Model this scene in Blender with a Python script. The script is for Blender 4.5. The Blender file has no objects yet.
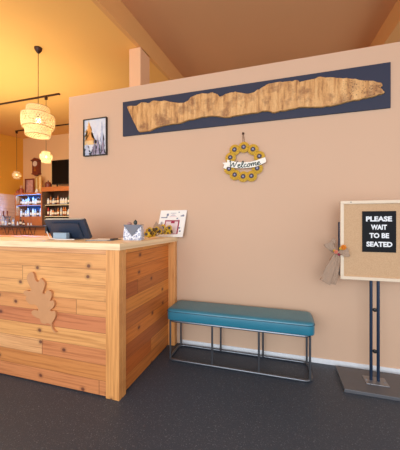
import bpy, bmesh, math, random
from math import sin, cos, tan, atan, radians as R, pi
from mathutils import Vector, Matrix, noise
from mathutils.geometry import tessellate_polygon
random.seed(7)
scene = bpy.context.scene
COL = scene.collection

# ------------------------------------------------------------------ camera
YAW, F, HZ, H = R(16.8), 265.0, 222.5, 1.3
cd = bpy.data.cameras.new('camera'); cam = bpy.data.objects.new('camera', cd); COL.objects.link(cam)
cam.location = (0, 0, H); cam.rotation_euler = (R(90), 0, YAW)
cd.sensor_fit = 'HORIZONTAL'; cd.sensor_width = 36; cd.lens = F / 400 * 36
cd.shift_y = -(225 - HZ) / 400; cd.clip_start = .05
scene.camera = cam

# ------------------------------------------------------------------ light
scene.view_settings.view_transform = 'Standard'
scene.view_settings.look = 'None'
scene.view_settings.gamma = 1
scene.view_settings.use_curve_mapping = False
scene.view_settings.exposure = 0.38
w = bpy.data.worlds.new('world'); scene.world = w; w.use_nodes = True
bg = w.node_tree.nodes['Background']
bg.inputs[0].default_value = (.95, .97, 1, 1); bg.inputs[1].default_value = .95
def area(name, loc, rot, sx, sy, power, col):
    l = bpy.data.lights.new(name, 'AREA'); l.shape = 'RECTANGLE'; l.size = sx; l.size_y = sy
    l.energy = power; l.color = col
    o = bpy.data.objects.new(name, l); COL.objects.link(o); o.location = loc; o.rotation_euler = rot
    return o
area('window_daylight', (-.6, -3.6, 1.9), (R(97), 0, R(4)), 5.0, 2.4, 165, (.90, .95, 1))          # glazed front behind the photographer
area('bar_room_light', (-4.6, 3.2, 3.2), (0, 0, 0), 2.4, 1.6, 60, (1, .86, .64))                # warm lighting of the bar room
area('ceiling_fill_light', (-4.0, 2.6, 2.3), (R(180), 0, 0), 2.6, 2.6, 36, (1, .86, .60))  # unseen fill lamp added to brighten the low ceiling
def pt(name, loc, power, col, r=.06):
    l = bpy.data.lights.new(name, 'POINT'); l.energy = power; l.color = col; l.shadow_soft_size = r
    o = bpy.data.objects.new(name, l); COL.objects.link(o); o.location = loc
    return o

# ------------------------------------------------------------------ helpers
def lin(c):
    r = []
    for v in c[:3]:
        v /= 255.0
        r.append(v / 12.92 if v <= .04045 else ((v + .055) / 1.055) ** 2.4)
    return (*r, 1)
def pY(x, y, Y):
    """the point on the upright plane at depth Y (parallel to the long wall) on the sight line x, y"""
    u, v = (x - 200) / F, (HZ - y) / F
    dx, dy = -sin(YAW) + u * cos(YAW), cos(YAW) + u * sin(YAW)
    t = Y / dy
    return Vector((dx * t, Y, H + v * t))
class Mat:
    def __init__(s, name):
        s.m = bpy.data.materials.new(name); s.m.use_nodes = True
        s.nt = s.m.node_tree; s.n = s.nt.nodes; s.l = s.nt.links
        s.b = s.n['Principled BSDF']
    def node(s, t, **kw):
        n = s.n.new(t)
        for k, v in kw.items(): setattr(n, k, v)
        return n
    def link(s, a, b): s.l.new(a, b)
    def math(s, op, a, b=None, c=None):
        n = s.node('ShaderNodeMath', operation=op)
        for i, v in enumerate((a, b, c)):
            if v is None: continue
            if isinstance(v, (int, float)): n.inputs[i].default_value = v
            else: s.link(v, n.inputs[i])
        return n.outputs[0]
    def mix(s, f, a, b, bt='MIX'):
        n = s.node('ShaderNodeMix', data_type='RGBA', blend_type=bt)
        for i, v in ((0, f), (6, a), (7, b)):
            if isinstance(v, (int, float)): n.inputs[i].default_value = v
            elif isinstance(v, tuple): n.inputs[i].default_value = v
            else: s.link(v, n.inputs[i])
        return n.outputs[2]
    def ramp(s, f, stops, interp='LINEAR'):
        n = s.node('ShaderNodeValToRGB'); n.color_ramp.interpolation = interp
        e = n.color_ramp.elements
        while len(e) < len(stops): e.new(.5)
        for q, (p, c) in zip(e, stops): q.position = p; q.color = c
        s.link(f, n.inputs[0]); return n.outputs[0]
    def co(s, kind='Object', scale=(1, 1, 1), loc=(0, 0, 0)):
        t = s.node('ShaderNodeTexCoord'); m = s.node('ShaderNodeMapping')
        m.inputs['Scale'].default_value = scale; m.inputs['Location'].default_value = loc
        s.link(t.outputs[kind], m.inputs[0]); return m.outputs[0]
    def noise(s, co, scale, detail=4, rough=.5):
        n = s.node('ShaderNodeTexNoise'); n.inputs['Scale'].default_value = scale
        n.inputs['Detail'].default_value = detail; n.inputs['Roughness'].default_value = rough
        s.link(co, n.inputs['Vector']); return n.outputs['Fac']
    def bump(s, h, strength=.2, dist=.01):
        n = s.node('ShaderNodeBump'); n.inputs['Strength'].default_value = strength
        n.inputs['Distance'].default_value = dist
        s.link(h, n.inputs['Height']); s.link(n.outputs[0], s.b.inputs['Normal'])
def simple(name, rgb, rough=.6, metal=0, var=.08, scale=30, bump=.05, spec=.5, emit=None, es=0, trans=0):
    M = Mat(name); c = lin(rgb)
    f = M.noise(M.co(), scale)
    M.link(M.mix(f, tuple(min(1, v * (1 - var)) for v in c[:3]) + (1,), tuple(min(1, v * (1 + var)) for v in c[:3]) + (1,)), M.b.inputs['Base Color'])
    M.b.inputs['Roughness'].default_value = rough; M.b.inputs['Metallic'].default_value = metal
    M.b.inputs['Specular IOR Level'].default_value = spec
    M.b.inputs['Transmission Weight'].default_value = trans
    if bump: M.bump(f, bump, .004)
    if emit: M.b.inputs['Emission Color'].default_value = lin(emit); M.b.inputs['Emission Strength'].default_value = es
    return M.m
def planks(name, ax, row, length, stops, seed=0, vertical=False, rough=.45, gap=True):
    """boards running along axis ax (0 = x, 1 = y), stacked in z; or a single vertical board"""
    M = Mat(name); co = M.co(loc=(seed * 3.1, seed * 1.7, 0))
    sp = M.node('ShaderNodeSeparateXYZ'); M.link(co, sp.inputs[0])
    a, z = sp.outputs[ax], sp.outputs[2]
    if vertical: a, z = z, a
    zr = M.math('DIVIDE', z, row); r = M.math('FLOOR', zr)
    off = M.math('MULTIPLY', r, .618 * length)
    ar = M.math('DIVIDE', M.math('ADD', a, off), length); c = M.math('FLOOR', ar)
    cb = M.node('ShaderNodeCombineXYZ'); M.link(r, cb.inputs[0]); M.link(c, cb.inputs[1]); cb.inputs[2].default_value = seed
    wn = M.node('ShaderNodeTexWhiteNoise'); M.link(cb.outputs[0], wn.inputs[0])
    col = M.ramp(wn.outputs[0], stops)
    gv = M.node('ShaderNodeCombineXYZ')
    M.link(M.math('MULTIPLY', a, 1.3), gv.inputs[0]); M.link(M.math('MULTIPLY', z, 34), gv.inputs[1])
    M.link(M.math('MULTIPLY', wn.outputs[0], 37), gv.inputs[2])
    g = M.noise(gv.outputs[0], 1.6, 7, .62)
    g2 = M.ramp(g, [(.32, (.62, .50, .42, 1)), (.55, (1, 1, 1, 1)), (.72, (1.0, 1.0, 1.0, 1))])
    col = M.mix(.75, col, g2, 'MULTIPLY')
    kv = M.node('ShaderNodeCombineXYZ'); M.link(M.math('MULTIPLY', a, .8), kv.inputs[0]); M.link(z, kv.inputs[1])
    vo = M.node('ShaderNodeTexVoronoi', voronoi_dimensions='2D'); vo.inputs['Scale'].default_value = 5.5; M.link(kv.outputs[0], vo.inputs['Vector'])
    sc = M.node('ShaderNodeSeparateColor'); M.link(vo.outputs['Color'], sc.inputs[0])
    pick = M.math('GREATER_THAN', sc.outputs[0], .68)
    kd = M.math('MULTIPLY_ADD', M.noise(co, 40, 2), .04, vo.outputs['Distance'])
    k = M.ramp(kd, [(.07, (1, 1, 1, 1)), (.11, (.3, .3, .3, 1)), (.20, (0, 0, 0, 1))])
    kf = M.math('MULTIPLY', k, M.math('MULTIPLY', pick, 1.0 if gap else 0.0))
    col = M.mix(M.math('MULTIPLY', kf, .85), col, lin((84, 40, 34)))
    h = g
    if gap and not vertical:
        fz = M.math('FRACT', zr); e1 = M.math('LESS_THAN', fz, .032)
        fa = M.math('FRACT', ar); e2 = M.math('LESS_THAN', fa, .003)
        e = M.math('MAXIMUM', e1, e2)
        col = M.mix(M.math('MULTIPLY', e, .55), col, lin((110, 60, 30)))
        h = M.math('SUBTRACT', g, M.math('MULTIPLY', e, 3))
    M.link(col, M.b.inputs['Base Color']); M.b.inputs['Roughness'].default_value = rough
    M.bump(h, .12, .004)
    return M.m

def box(bm, a, b, bevel=0, seg=2):
    a, b = Vector(a), Vector(b)
    r = bmesh.ops.create_cube(bm, size=1)
    vs = r['verts']
    for v in vs:
        v.co = Vector(((a.x + b.x) / 2 + v.co.x * (b.x - a.x), (a.y + b.y) / 2 + v.co.y * (b.y - a.y), (a.z + b.z) / 2 + v.co.z * (b.z - a.z)))
    if bevel:
        es = list({e for v in vs for e in v.link_edges})
        bmesh.ops.bevel(bm, geom=es, offset=bevel, segments=seg, affect='EDGES', profile=.5)
def tube(bm, pts, r, seg=10, closed=False, flat=1, up=None):
    pts = [Vector(p) for p in pts]; n = len(pts); rings = []
    prev = None
    for i, p in enumerate(pts):
        if closed: d = pts[(i + 1) % n] - pts[i - 1]
        else: d = pts[min(i + 1, n - 1)] - pts[max(i - 1, 0)]
        d.normalize()
        if prev is None:
            ref = Vector(up) if up else (Vector((0, 0, 1)) if abs(d.z) < .9 else Vector((0, 1, 0)))
            s = d.cross(ref).normalized()
        else:
            s = (prev - d * prev.dot(d)).normalized()
        prev = s; q = s.cross(d).normalized()
        rr = r[i] if isinstance(r, (list, tuple)) else r
        rings.append([bm.verts.new(p + s * cos(2 * pi * k / seg) * rr * flat + q * sin(2 * pi * k / seg) * rr) for k in range(seg)])
    for i in range(n if closed else n - 1):
        A, B = rings[i], rings[(i + 1) % n]
        for k in range(seg):
            bm.faces.new((A[k], A[(k + 1) % seg], B[(k + 1) % seg], B[k]))
    if not closed:
        bm.faces.new(rings[0][::-1]); bm.faces.new(rings[-1])
def lathe(bm, prof, c=(0, 0, 0), seg=20, mi=None):
    c = Vector(c); rings = []
    for (r, z) in prof:
        if r < 1e-5: rings.append([bm.verts.new(c + Vector((0, 0, z)))])
        else: rings.append([bm.verts.new(c + Vector((r * cos(2 * pi * k / seg), r * sin(2 * pi * k / seg), z))) for k in range(seg)])
    for i in range(len(rings) - 1):
        A, B = rings[i], rings[i + 1]
        for k in range(seg):
            k2 = (k + 1) % seg
            if len(A) == 1 and len(B) == 1: continue
            if len(A) == 1: f = bm.faces.new((A[0], B[k2], B[k]))
            elif len(B) == 1: f = bm.faces.new((A[k], A[k2], B[0]))
            else: f = bm.faces.new((A[k], A[k2], B[k2], B[k]))
            if mi is not None: f.material_index = mi(i)
def prism(bm, pts, d, mi=0):
    """closed outline (3D, coplanar) given the thickness vector d"""
    d = Vector(d); A = [bm.verts.new(Vector(p)) for p in pts]; B = [bm.verts.new(Vector(p) + d) for p in pts]
    n = len(A); fs = []
    P = [Vector(p) for p in pts]
    for t in tessellate_polygon([P]):
        try: fs.append(bm.faces.new([A[k] for k in t])); fs.append(bm.faces.new([B[k] for k in t[::-1]]))
        except ValueError: pass
    for i in range(n): fs.append(bm.faces.new((A[i], B[i], B[(i + 1) % n], A[(i + 1) % n])))
    for f in fs: f.material_index = mi
def smooth_path(pts, n=6, closed=False):
    pts = [Vector(p) for p in pts]; out = []; N = len(pts)
    for i in range(N if closed else N - 1):
        if closed: p0, p1, p2, p3 = pts[i - 1], pts[i], pts[(i + 1) % N], pts[(i + 2) % N]
        else: p0, p1, p2, p3 = pts[max(i - 1, 0)], pts[i], pts[i + 1], pts[min(i + 2, N - 1)]
        for k in range(n):
            t = k / n
            out.append(.5 * ((2 * p1) + (p2 - p0) * t + (2 * p0 - 5 * p1 + 4 * p2 - p3) * t * t + (3 * p1 - p0 - 3 * p2 + p3) * t ** 3))
    if not closed: out.append(pts[-1])
    return out
OFF = {}
def obj(name, bm, mats, parent=None, smooth=False, angle=40):
    bmesh.ops.recalc_face_normals(bm, faces=bm.faces[:])
    me = bpy.data.meshes.new(name)
    if parent is None:
        xs = [v.co for v in bm.verts]
        o0 = Vector(((min(v.x for v in xs) + max(v.x for v in xs)) / 2, (min(v.y for v in xs) + max(v.y for v in xs)) / 2, min(v.z for v in xs)))
    else: o0 = OFF[parent.name]
    bmesh.ops.translate(bm, verts=bm.verts[:], vec=-o0)
    bm.to_mesh(me); bm.free()
    for m in (mats if isinstance(mats, (list, tuple)) else [mats]): me.materials.append(m)
    if smooth:
        me.shade_smooth()
        try: me.set_sharp_from_angle(angle=R(angle))
        except Exception: pass
    o = bpy.data.objects.new(name, me); COL.objects.link(o)
    OFF[o.name] = o0
    if parent is None: o.location = o0
    else: o.parent = parent
    return o
def tag(o, label, cat, group=None, kind=None):
    o['label'] = label; o['category'] = cat
    if group: o['group'] = group
    if kind: o['kind'] = kind
    return o
def thing(name, loc, label, cat, group=None):
    o = bpy.data.objects.new(name, None); COL.objects.link(o); o.empty_display_size = .1
    o.location = loc; OFF[o.name] = Vector(loc); return tag(o, label, cat, group)
def struct(name, bm, m, smooth=False):
    o = obj(name, bm, m, None, smooth); o['kind'] = 'structure'; return o
def B(): return bmesh.new()
def text_part(name, body, size, m, parent, loc, width=None, bold=.0, extrude=.0008, rx=90):
    """upright lettering facing -Y, centred on loc (world)"""
    cu = bpy.data.curves.new('t', 'FONT'); cu.body = body; cu.size = size; cu.extrude = extrude; cu.offset = bold
    cu.align_x = 'CENTER'; cu.align_y = 'CENTER'; cu.resolution_u = 3
    t = bpy.data.objects.new('t', cu); COL.objects.link(t)
    dg = bpy.context.evaluated_depsgraph_get(); dg.update()
    me = bpy.data.meshes.new_from_object(t.evaluated_get(dg)); bpy.data.objects.remove(t); bpy.data.curves.remove(cu)
    bm = B(); bm.from_mesh(me); bpy.data.meshes.remove(me)
    xs = [v.co.x for v in bm.verts]; ys = [v.co.y for v in bm.verts]
    cx, cy = (min(xs) + max(xs)) / 2, (min(ys) + max(ys)) / 2
    sx = width / (max(xs) - min(xs)) if width else 1
    for v in bm.verts:
        x, y, z = (v.co.x - cx) * sx, v.co.y - cy, v.co.z
        v.co = Vector(loc) + Vector((x, -z, y))
    return obj(name, bm, m, parent)

# ------------------------------------------------------------------ materials
def wallmat(name, rgb, rough=.85):
    M = Mat(name); co = M.co(); f = M.noise(co, 1.2, 3); g = M.noise(co, 160, 3)
    c = lin(rgb)
    M.link(M.mix(f, tuple(v * .97 for v in c[:3]) + (1,), tuple(min(1, v * 1.03) for v in c[:3]) + (1,)), M.b.inputs['Base Color'])
    M.b.inputs['Roughness'].default_value = rough; M.b.inputs['Specular IOR Level'].default_value = .3
    M.bump(g, .08, .003); return M.m
m_tan = wallmat('tan_wall_paint', (207, 174, 148))
m_back = wallmat('ochre_wall_paint', (236, 192, 136))
m_left = wallmat('mustard_wall_paint', (230, 164, 58))
m_ceil = wallmat('amber_ceiling_paint', (242, 188, 108))
m_ceil2 = wallmat('dimmed_ceiling_paint', (222, 166, 118))  # browner than the low ceiling: its weaker light is put into the colour
m_fascia = wallmat('golden_beam_paint', (226, 168, 104))
m_post = wallmat('peach_post_paint', (232, 182, 140))
m_white = simple('white_baseboard_paint', (226, 230, 236), .45)
M = Mat('speckled_rubber_floor'); co = M.co()
f1 = M.noise(co, 1.0, 3); f2 = M.noise(co, 140, 2, .7); vo = M.node('ShaderNodeTexVoronoi'); vo.inputs['Scale'].default_value = 160; M.link(co, vo.inputs['Vector'])
base = M.mix(f1, lin((52, 60, 72)), lin((62, 71, 84)))
spk = M.ramp(f2, [(.60, (0, 0, 0, 1)), (.72, (1, 1, 1, 1))])
M.link(M.mix(M.math('MULTIPLY', spk, .55), base, lin((150, 155, 165))), M.b.inputs['Base Color'])
M.link(M.math('MULTIPLY_ADD', f1, .2, .40), M.b.inputs['Roughness']); M.bump(vo.outputs['Distance'], .35, .003)
M.b.inputs['Specular IOR Level'].default_value = .45
m_floor = M.m
pale = [(0, lin((206, 134, 74))), (.3, lin((230, 170, 104))), (.55, lin((218, 150, 90))), (.8, lin((200, 122, 80))), (1, lin((236, 182, 124)))]  # front boards: daylight put into the paler cedar colours
deep = [(0, lin((190, 96, 40))), (.3, lin((222, 136, 58))), (.55, lin((208, 116, 46))), (.8, lin((162, 76, 38))), (1, lin((226, 146, 66)))]  # side boards: same cedar, board variation plus shade put into deeper colours
m_front = planks('cedar_boards_daylit_front', 0, .118, 2.3, pale, 2)
m_side = planks('cedar_boards_shaded_side', 1, .118, 2.6, deep, 5)
m_post_w = planks('cedar_trim_vertical', 0, .4, 4, [(0, lin((226, 162, 96))), (1, lin((222, 154, 88)))], 3, vertical=True)
m_top = planks('cedar_countertop', 0, .6, 5, [(0, lin((250, 222, 178))), (1, lin((246, 214, 166)))], 1, gap=False)
m_rail = planks('cedar_rail', 1, .6, 5, [(0, lin((232, 156, 78))), (1, lin((226, 146, 70)))], 4, gap=False)
m_barwood = planks('bar_wood', 0, .16, 1.8, [(0, lin((196, 120, 66))), (.5, lin((212, 138, 78))), (1, lin((178, 104, 60)))], 8)
m_paletop = planks('pale_bar_top_wood', 0, .6, 5, [(0, lin((222, 160, 98))), (1, lin((226, 164, 104)))], 9, gap=False)
m_redwood = simple('reddish_wood', (120, 52, 34), .4, var=.3, scale=12)
m_cabwood = simple('orange_cabinet_wood', (190, 112, 56), .5, var=.2, scale=10)
m_darkwood = simple('dark_cabinet_wood', (84, 58, 40), .5, var=.2, scale=10)
m_leafwood = simple('carved_leaf_wood', (198, 142, 96), .6, var=.08, scale=18)
m_black = simple('black_plastic', (20, 20, 23), .35)
m_blackmetal = simple('black_metal', (34, 36, 42), .35, .6, bump=0)
m_bluemetal = simple('dark_blue_metal', (30, 48, 74), .35, .3, bump=0)
m_gun = simple('gunmetal_tube', (112, 116, 124), .28, .8, bump=0)
m_navy = simple('navy_board', (40, 46, 68), .65, var=.06)
m_bronze = simple('dark_bronze', (58, 34, 24), .4, .4, bump=0)
# teal vinyl
M = Mat('teal_vinyl'); co = M.co(); f = M.noise(co, 55, 5, .6); g = M.noise(co, 5, 3)
M.link(M.mix(g, lin((28, 108, 134)), lin((42, 128, 154))), M.b.inputs['Base Color'])
M.b.inputs['Specular IOR Level'].default_value = .8; M.link(M.math('MULTIPLY_ADD', f, .2, .22), M.b.inputs['Roughness']); M.bump(f, .12, .003); m_teal = M.m
m_piping = simple('dark_teal_piping', (22, 76, 94), .5)
# burl slab
M = Mat('burl_wood_slab'); co = M.co(); cs = M.co(scale=(1, 1, .12))
n1 = M.noise(cs, 26, 6, .7); n2 = M.noise(co, 7, 5, .65); n3 = M.noise(co, 70, 4, .7)
c = M.ramp(n1, [(.32, lin((140, 94, 54))), (.46, lin((204, 152, 94))), (.68, lin((232, 188, 130)))])
c = M.mix(M.ramp(n2, [(.50, (0, 0, 0, 1)), (.68, (.8, .8, .8, 1))]), c, lin((128, 82, 52)))
sp = M.node('ShaderNodeSeparateXYZ'); M.link(co, sp.inputs[0])
right = M.ramp(M.math('SUBTRACT', sp.outputs[0], .4), [(.5, (0, 0, 0, 1)), (.62, (1, 1, 1, 1))])
v = M.node('ShaderNodeTexVoronoi'); v.inputs['Scale'].default_value = 55; M.link(co, v.inputs['Vector'])
dots = M.math('MULTIPLY', M.math('LESS_THAN', v.outputs['Distance'], .32), M.math('MULTIPLY', right, .7))
c = M.mix(dots, c, lin((96, 62, 40)))
M.link(M.mix(.25, c, M.ramp(n3, [(.3, (.5, .5, .5, 1)), (.7, (1.2, 1.2, 1.2, 1))]), 'MULTIPLY'), M.b.inputs['Base Color'])
M.b.inputs['Roughness'].default_value = .5; M.bump(n1, .6, .01); m_burl = M.m
m_bark = simple('burl_edge', (196, 150, 92), .8, var=.3, scale=40, bump=.4)
# cork
M = Mat('cork_board'); co = M.co(); f = M.noise(co, 150, 3, .7)
M.link(M.ramp(f, [(.35, lin((190, 154, 118))), (.65, lin((202, 168, 132)))]), M.b.inputs['Base Color']); M.b.inputs['Roughness'].default_value = .9
M.bump(f, .2, .002); m_cork = M.m
m_cream = simple('cream_frame_wood', (222, 204, 180), .5, var=.05)
m_burlap = simple('burlap_ribbon', (166, 140, 120), .95, var=.3, scale=220, bump=.4)
m_sun = simple('sunflower_yellow', (204, 162, 52), .7, var=.18, scale=30)
m_sunc = simple('sunflower_centre', (78, 70, 82), .8, var=.3, scale=60)
m_sund = simple('pale_lilac_centre', (158, 156, 190), .6)
m_ivory = simple('white_banner_paint', (238, 234, 224), .6, var=.03)
m_ink = simple('dark_green_ink', (44, 66, 62), .6)
m_brown = simple('brown_twine', (120, 82, 56), .9)
m_letter = simple('white_lettering', (226, 232, 238), .5, var=.02, bump=0)
m_signblack = simple('black_sign_face', (12, 14, 20), .6, bump=0, spec=.2)
m_leafy = simple('mustard_leaf', (232, 180, 40), .8, var=.4, scale=40)
m_leafd = simple('olive_leaf', (96, 74, 36), .8, var=.4, scale=40)
m_orange = simple('orange_petal', (216, 128, 34), .7, var=.2)
m_pink = simple('dusty_pink_petal', (206, 120, 96), .7, var=.2)
m_grey = simple('slate_grey_card', (112, 116, 128), .7)
m_steel = simple('brushed_steel_plate', (150, 152, 158), .35, .7, bump=0)
m_baseplate = simple('grey_steel_base', (100, 102, 108), .45, .3)
m_lightgrey = simple('pale_blue_grey_plastic', (150, 176, 196), .5)
m_monitor = simple('slate_blue_plastic', (42, 55, 76), .42)
m_paper = simple('white_paper', (236, 234, 230), .7, var=.02)
m_maroon = simple('maroon_print', (150, 30, 66), .6)
m_bulb = simple('bulb_glass', (255, 240, 210), .3, bump=0, emit=(255, 226, 170), es=9)
# woven bamboo
M = Mat('woven_bamboo'); nt = M.nt
tr = M.node('ShaderNodeBsdfTranslucent'); tr.inputs[0].default_value = lin((246, 224, 176)); mx = M.node('ShaderNodeMixShader'); mx.inputs[0].default_value = .45
M.b.inputs['Base Color'].default_value = lin((246, 224, 178)); M.b.inputs['Roughness'].default_value = .7
M.link(M.b.outputs[0], mx.inputs[1]); M.link(tr.outputs[0], mx.inputs[2]); M.link(mx.outputs[0], M.n['Material Output'].inputs[0]); m_bamboo = M.m
m_rim = simple('bamboo_rim', (176, 132, 78), .6)

# ------------------------------------------------------------------ setting
D, WT, X0, X1, SL = 2.67, 2.85, -1.59, 1.22, .10
zl = lambda y: 3.40 + SL * (y - 2.85)
zh = lambda y: 3.66 + SL * (y - 2.85)
YB, XL = 5.80, -7.04
bm = B(); box(bm, (XL - .1, -1.2, -.06), (3.2, YB + .12, 0)); struct('floor', bm, m_floor)
bm = B(); box(bm, (-2.50, D, 0), (3.0, D + .13, WT)); struct('wall_middle', bm, m_tan)
bm = B(); box(bm, (-2.50, D - .012, 0), (-1.62, D, .046)); box(bm, (-1.03, D - .012, 0), (3.0, D, .046), .003); struct('baseboard_middle', bm, m_white)
bm = B(); box(bm, (XL, YB, 0), (3.2, YB + .12, 4.05)); struct('wall_back', bm, m_back)
bm = B(); box(bm, (XL - .12, .2, 0), (XL, YB + .12, 3.8)); struct('wall_left', bm, m_left)
def slab(name, xa, xb, zf, m, th=.06):
    bm = B(); ya, yb = -1.0, YB + .1
    prism(bm, [(xa, ya, zf(ya)), (xa, yb, zf(yb)), (xa, yb, zf(yb) + th), (xa, ya, zf(ya) + th)], (xb - xa, 0, 0)); return struct(name, bm, m)
slab('ceiling', XL - .1, X0 - .05, zl, m_ceil)
slab('ceiling', X0, X1, zh, m_ceil2)
slab('ceiling', X1 + .14, 3.2, zl, m_ceil2)
slab('trim_1', X0 - .05, X0, zl, m_fascia, .33)
slab('trim_2', X1, X1 + .14, zl, m_fascia, .33)
bm = B(); box(bm, (X0 - .155, 2.82, WT - .1), (X0 - .003, 3.05, zl(2.82) - .002), .002); struct('trim_3', bm, m_post)
# pinkish timber wainscot on the left wall
bm = B()
a = pY(-25, 193, 5.0); zt = 2.06
for i in range(9):
    y0 = 3.2 + i * .288
    box(bm, (XL, y0, 0), (XL + .02, y0 + .284, zt), .003)
m_pinkw = planks('pinkish_panel_wood', 1, .5, 3, [(0, lin((252, 218, 200))), (1, lin((246, 206, 186)))], 6, gap=False)
struct('trim_4', bm, m_pinkw)

# ------------------------------------------------------------------ reception counter
XC, YC, ZC = -1.118, 1.673, 1.146
rc = thing('reception_counter', (-2.0, 1.9, 0), 'L-shaped reception counter clad in horizontal cedar boards with a carved oak leaf', 'counter')
bm = B(); box(bm, (-3.4, YC + .008, .01), (XC - .10, YC + .39, ZC - .047)); obj('front_panel', bm, m_front, rc)
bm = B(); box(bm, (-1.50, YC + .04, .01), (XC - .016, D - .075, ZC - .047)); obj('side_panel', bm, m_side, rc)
bm = B(); box(bm, (XC - .115, YC, 0), (XC - .001, YC + .045, ZC - .047), .003); obj('corner_post', bm, m_post_w, rc)
bm = B(); box(bm, (XC - .02, YC + .045, 0), (XC, YC + .09, ZC - .047), .002); obj('corner_post', bm, m_post_w, rc)
bm = B(); box(bm, (XC - .05, D - .075, 0), (XC + .055, D - .013, ZC - .047), .003); obj('end_post', bm, m_post_w, rc)
bm = B(); box(bm, (XC - .03, YC + .09, ZC - .078), (XC + .004, D - .075, ZC - .047), .002); obj('top_rail', bm, m_rail, rc)
bm = B(); o = .012
prism(bm, [(-3.4, YC - o, ZC - .047), (XC + o, YC - o, ZC - .047), (XC + .062, D - .003, ZC - .047), (-1.52, D - .003, ZC - .047), (-1.52, 2.09, ZC - .047), (-3.4, 2.09, ZC - .047)], (0, 0, .047))
obj('countertop', bm, m_top, rc)
# carved oak leaf
lf = [(75,66),(88,74),(98,108),(112,120),(122,112),(128,100),(142,112),(151,128),(148,150),(138,182),(152,186),(160,172),(174,168),(188,180),(188,203),(180,226),(196,222),(204,240),(198,262),(180,278),(192,284),(206,282),(211,300),(205,325),(190,350),(190,366),(199,388),(213,401),(204,402),(190,382),(182,357),(165,350),(150,354),(130,346),(124,326),(105,319),(84,305),(76,290),(84,279),(100,277),(114,280),(112,262),(97,246),(72,246),(54,232),(44,214),(50,200),(34,188),(34,174),(48,168),(66,171),(76,164),(62,134),(50,102),(58,76)]
pts = [pY(20 + a / 5.62, 260 + b / 5.62, YC + .008) for a, b in lf]
bm = B(); prism(bm, smooth_path(pts, 3, True), (0, -.020, 0)); lo = obj('leaf_emblem', bm, m_leafwood, rc); lo['label'] = 'plain tan oak leaf cut-out'

# ------------------------------------------------------------------ bench
bn = thing('bench', (-.37, 2.46, 0), 'long teal vinyl bench on a dark metal loop base against the tan wall', 'bench')
bx0, bx1, by0, by1 = -1.032, .272, 2.300, 2.63
def rrect(x0, y0, x1, y1, r, z, n=6):
    out = []
    for cx, cy, a0 in ((x1 - r, y1 - r, 0), (x0 + r, y1 - r, 90), (x0 + r, y0 + r, 180), (x1 - r, y0 + r, 270)):
        for k in range(n + 1):
            a = R(a0 + 90 * k / n); out.append(Vector((cx + r * cos(a), cy + r * sin(a), z)))
    return out
bm = B(); rings = []
for z, ins in ((.380, .012), (.384, .003), (.392, 0), (.462, 0), (.474, .003), (.482, .011), (.486, .022), (.488, .05)):
    rings.append([bm.verts.new(p) for p in rrect(bx0 + ins, by0 + ins, bx1 - ins, by1 - ins, max(.055 - ins, .012), z)])
n = len(rings[0])
for A, C in zip(rings, rings[1:]):
    for k in range(n): bm.faces.new((A[k], A[(k + 1) % n], C[(k + 1) % n], C[k]))
bm.faces.new(rings[0][::-1]); bm.faces.new(rings[-1])
obj('seat_cushion', bm, m_teal, bn, True, 60)
bm = B(); tube(bm, rrect(bx0 - .001, by0 - .001, bx1 + .001, by1 + .001, .056, .463), .0028, 6, True); obj('piping', bm, m_piping, bn, True)
fx = [-1.0, -.587, -.174, .238]; fy0, fy1 = 2.325, 2.605
bm = B(); tube(bm, rrect(-1.0, fy0, .238, fy1, .05, .369), .011, 8, True); obj('seat_frame', bm, m_gun, bn, True)
bm = B(); tube(bm, rrect(-1.012, fy0 - .012, .25, fy1 + .012, .06, .0115), .0115, 10, True); obj('base_loop', bm, m_gun, bn, True)
for y, s in ((fy0, -1), (fy1, 1)):
    for i, x in enumerate(fx):
        dx = (.02 if i == 0 else -.02 if i == 3 else 0)
        yy = y if 0 < i < 3 else y - s * .0
        xx = x + dx * .2 + (.018 if s > 0 and 0 < i < 3 else 0)
        bm = B(); tube(bm, [(xx, yy, .012), (xx, yy, .372)], .0095, 10); obj('leg', bm, m_gun, bn, True)

# ------------------------------------------------------------------ sign stand
YS = 2.42
st = thing('sign_stand', (.735, 2.44, 0), 'freestanding cork notice board in a cream frame on two dark poles', 'sign stand')
sx0, sx1, sz0, sz1 = .473, 1.02, .838, 1.476
bm = B(); box(bm, (sx0 + .012, YS - .004, sz0 + .012), (sx1 - .012, YS + .012, sz1 - .012)); obj('cork_panel', bm, m_cork, st)
bm = B(); fw = .026
for a, b in (((sx0, sz0), (sx1, sz0 + fw)), ((sx0, sz1 - fw), (sx1, sz1)), ((sx0, sz0 + fw), (sx0 + fw, sz1 - fw)), ((sx1 - fw, sz0 + fw), (sx1, sz1 - fw))):
    box(bm, (a[0], YS - .016, a[1]), (b[0], YS + .014, b[1]), .003)
fr = obj('board_frame', bm, m_cream, st)
bm = B(); q = pY(351, 202.2, YS - .017); lathe(bm, [(0, .002), (.003, .0015), (.004, 0)], (0, 0, 0), 10)
bmesh.ops.rotate(bm, verts=bm.verts[:], matrix=Matrix.Rotation(R(90), 3, 'X')); bmesh.ops.translate(bm, verts=bm.verts[:], vec=q); obj('screw', bm, m_blackmetal, fr)
pa, pb = pY(362.2, 211.3, YS - .008), pY(396.2, 252.7, YS - .008)
sg = B(); box(sg, (pa.x, YS - .010, pb.z), (pb.x, YS - .0045, pa.z), .001); sgn = obj('sign_face', sg, m_signblack, st); sgn['label'] = 'black panel reading PLEASE WAIT TO BE SEATED'
cx = (pa.x + pb.x) / 2
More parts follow.
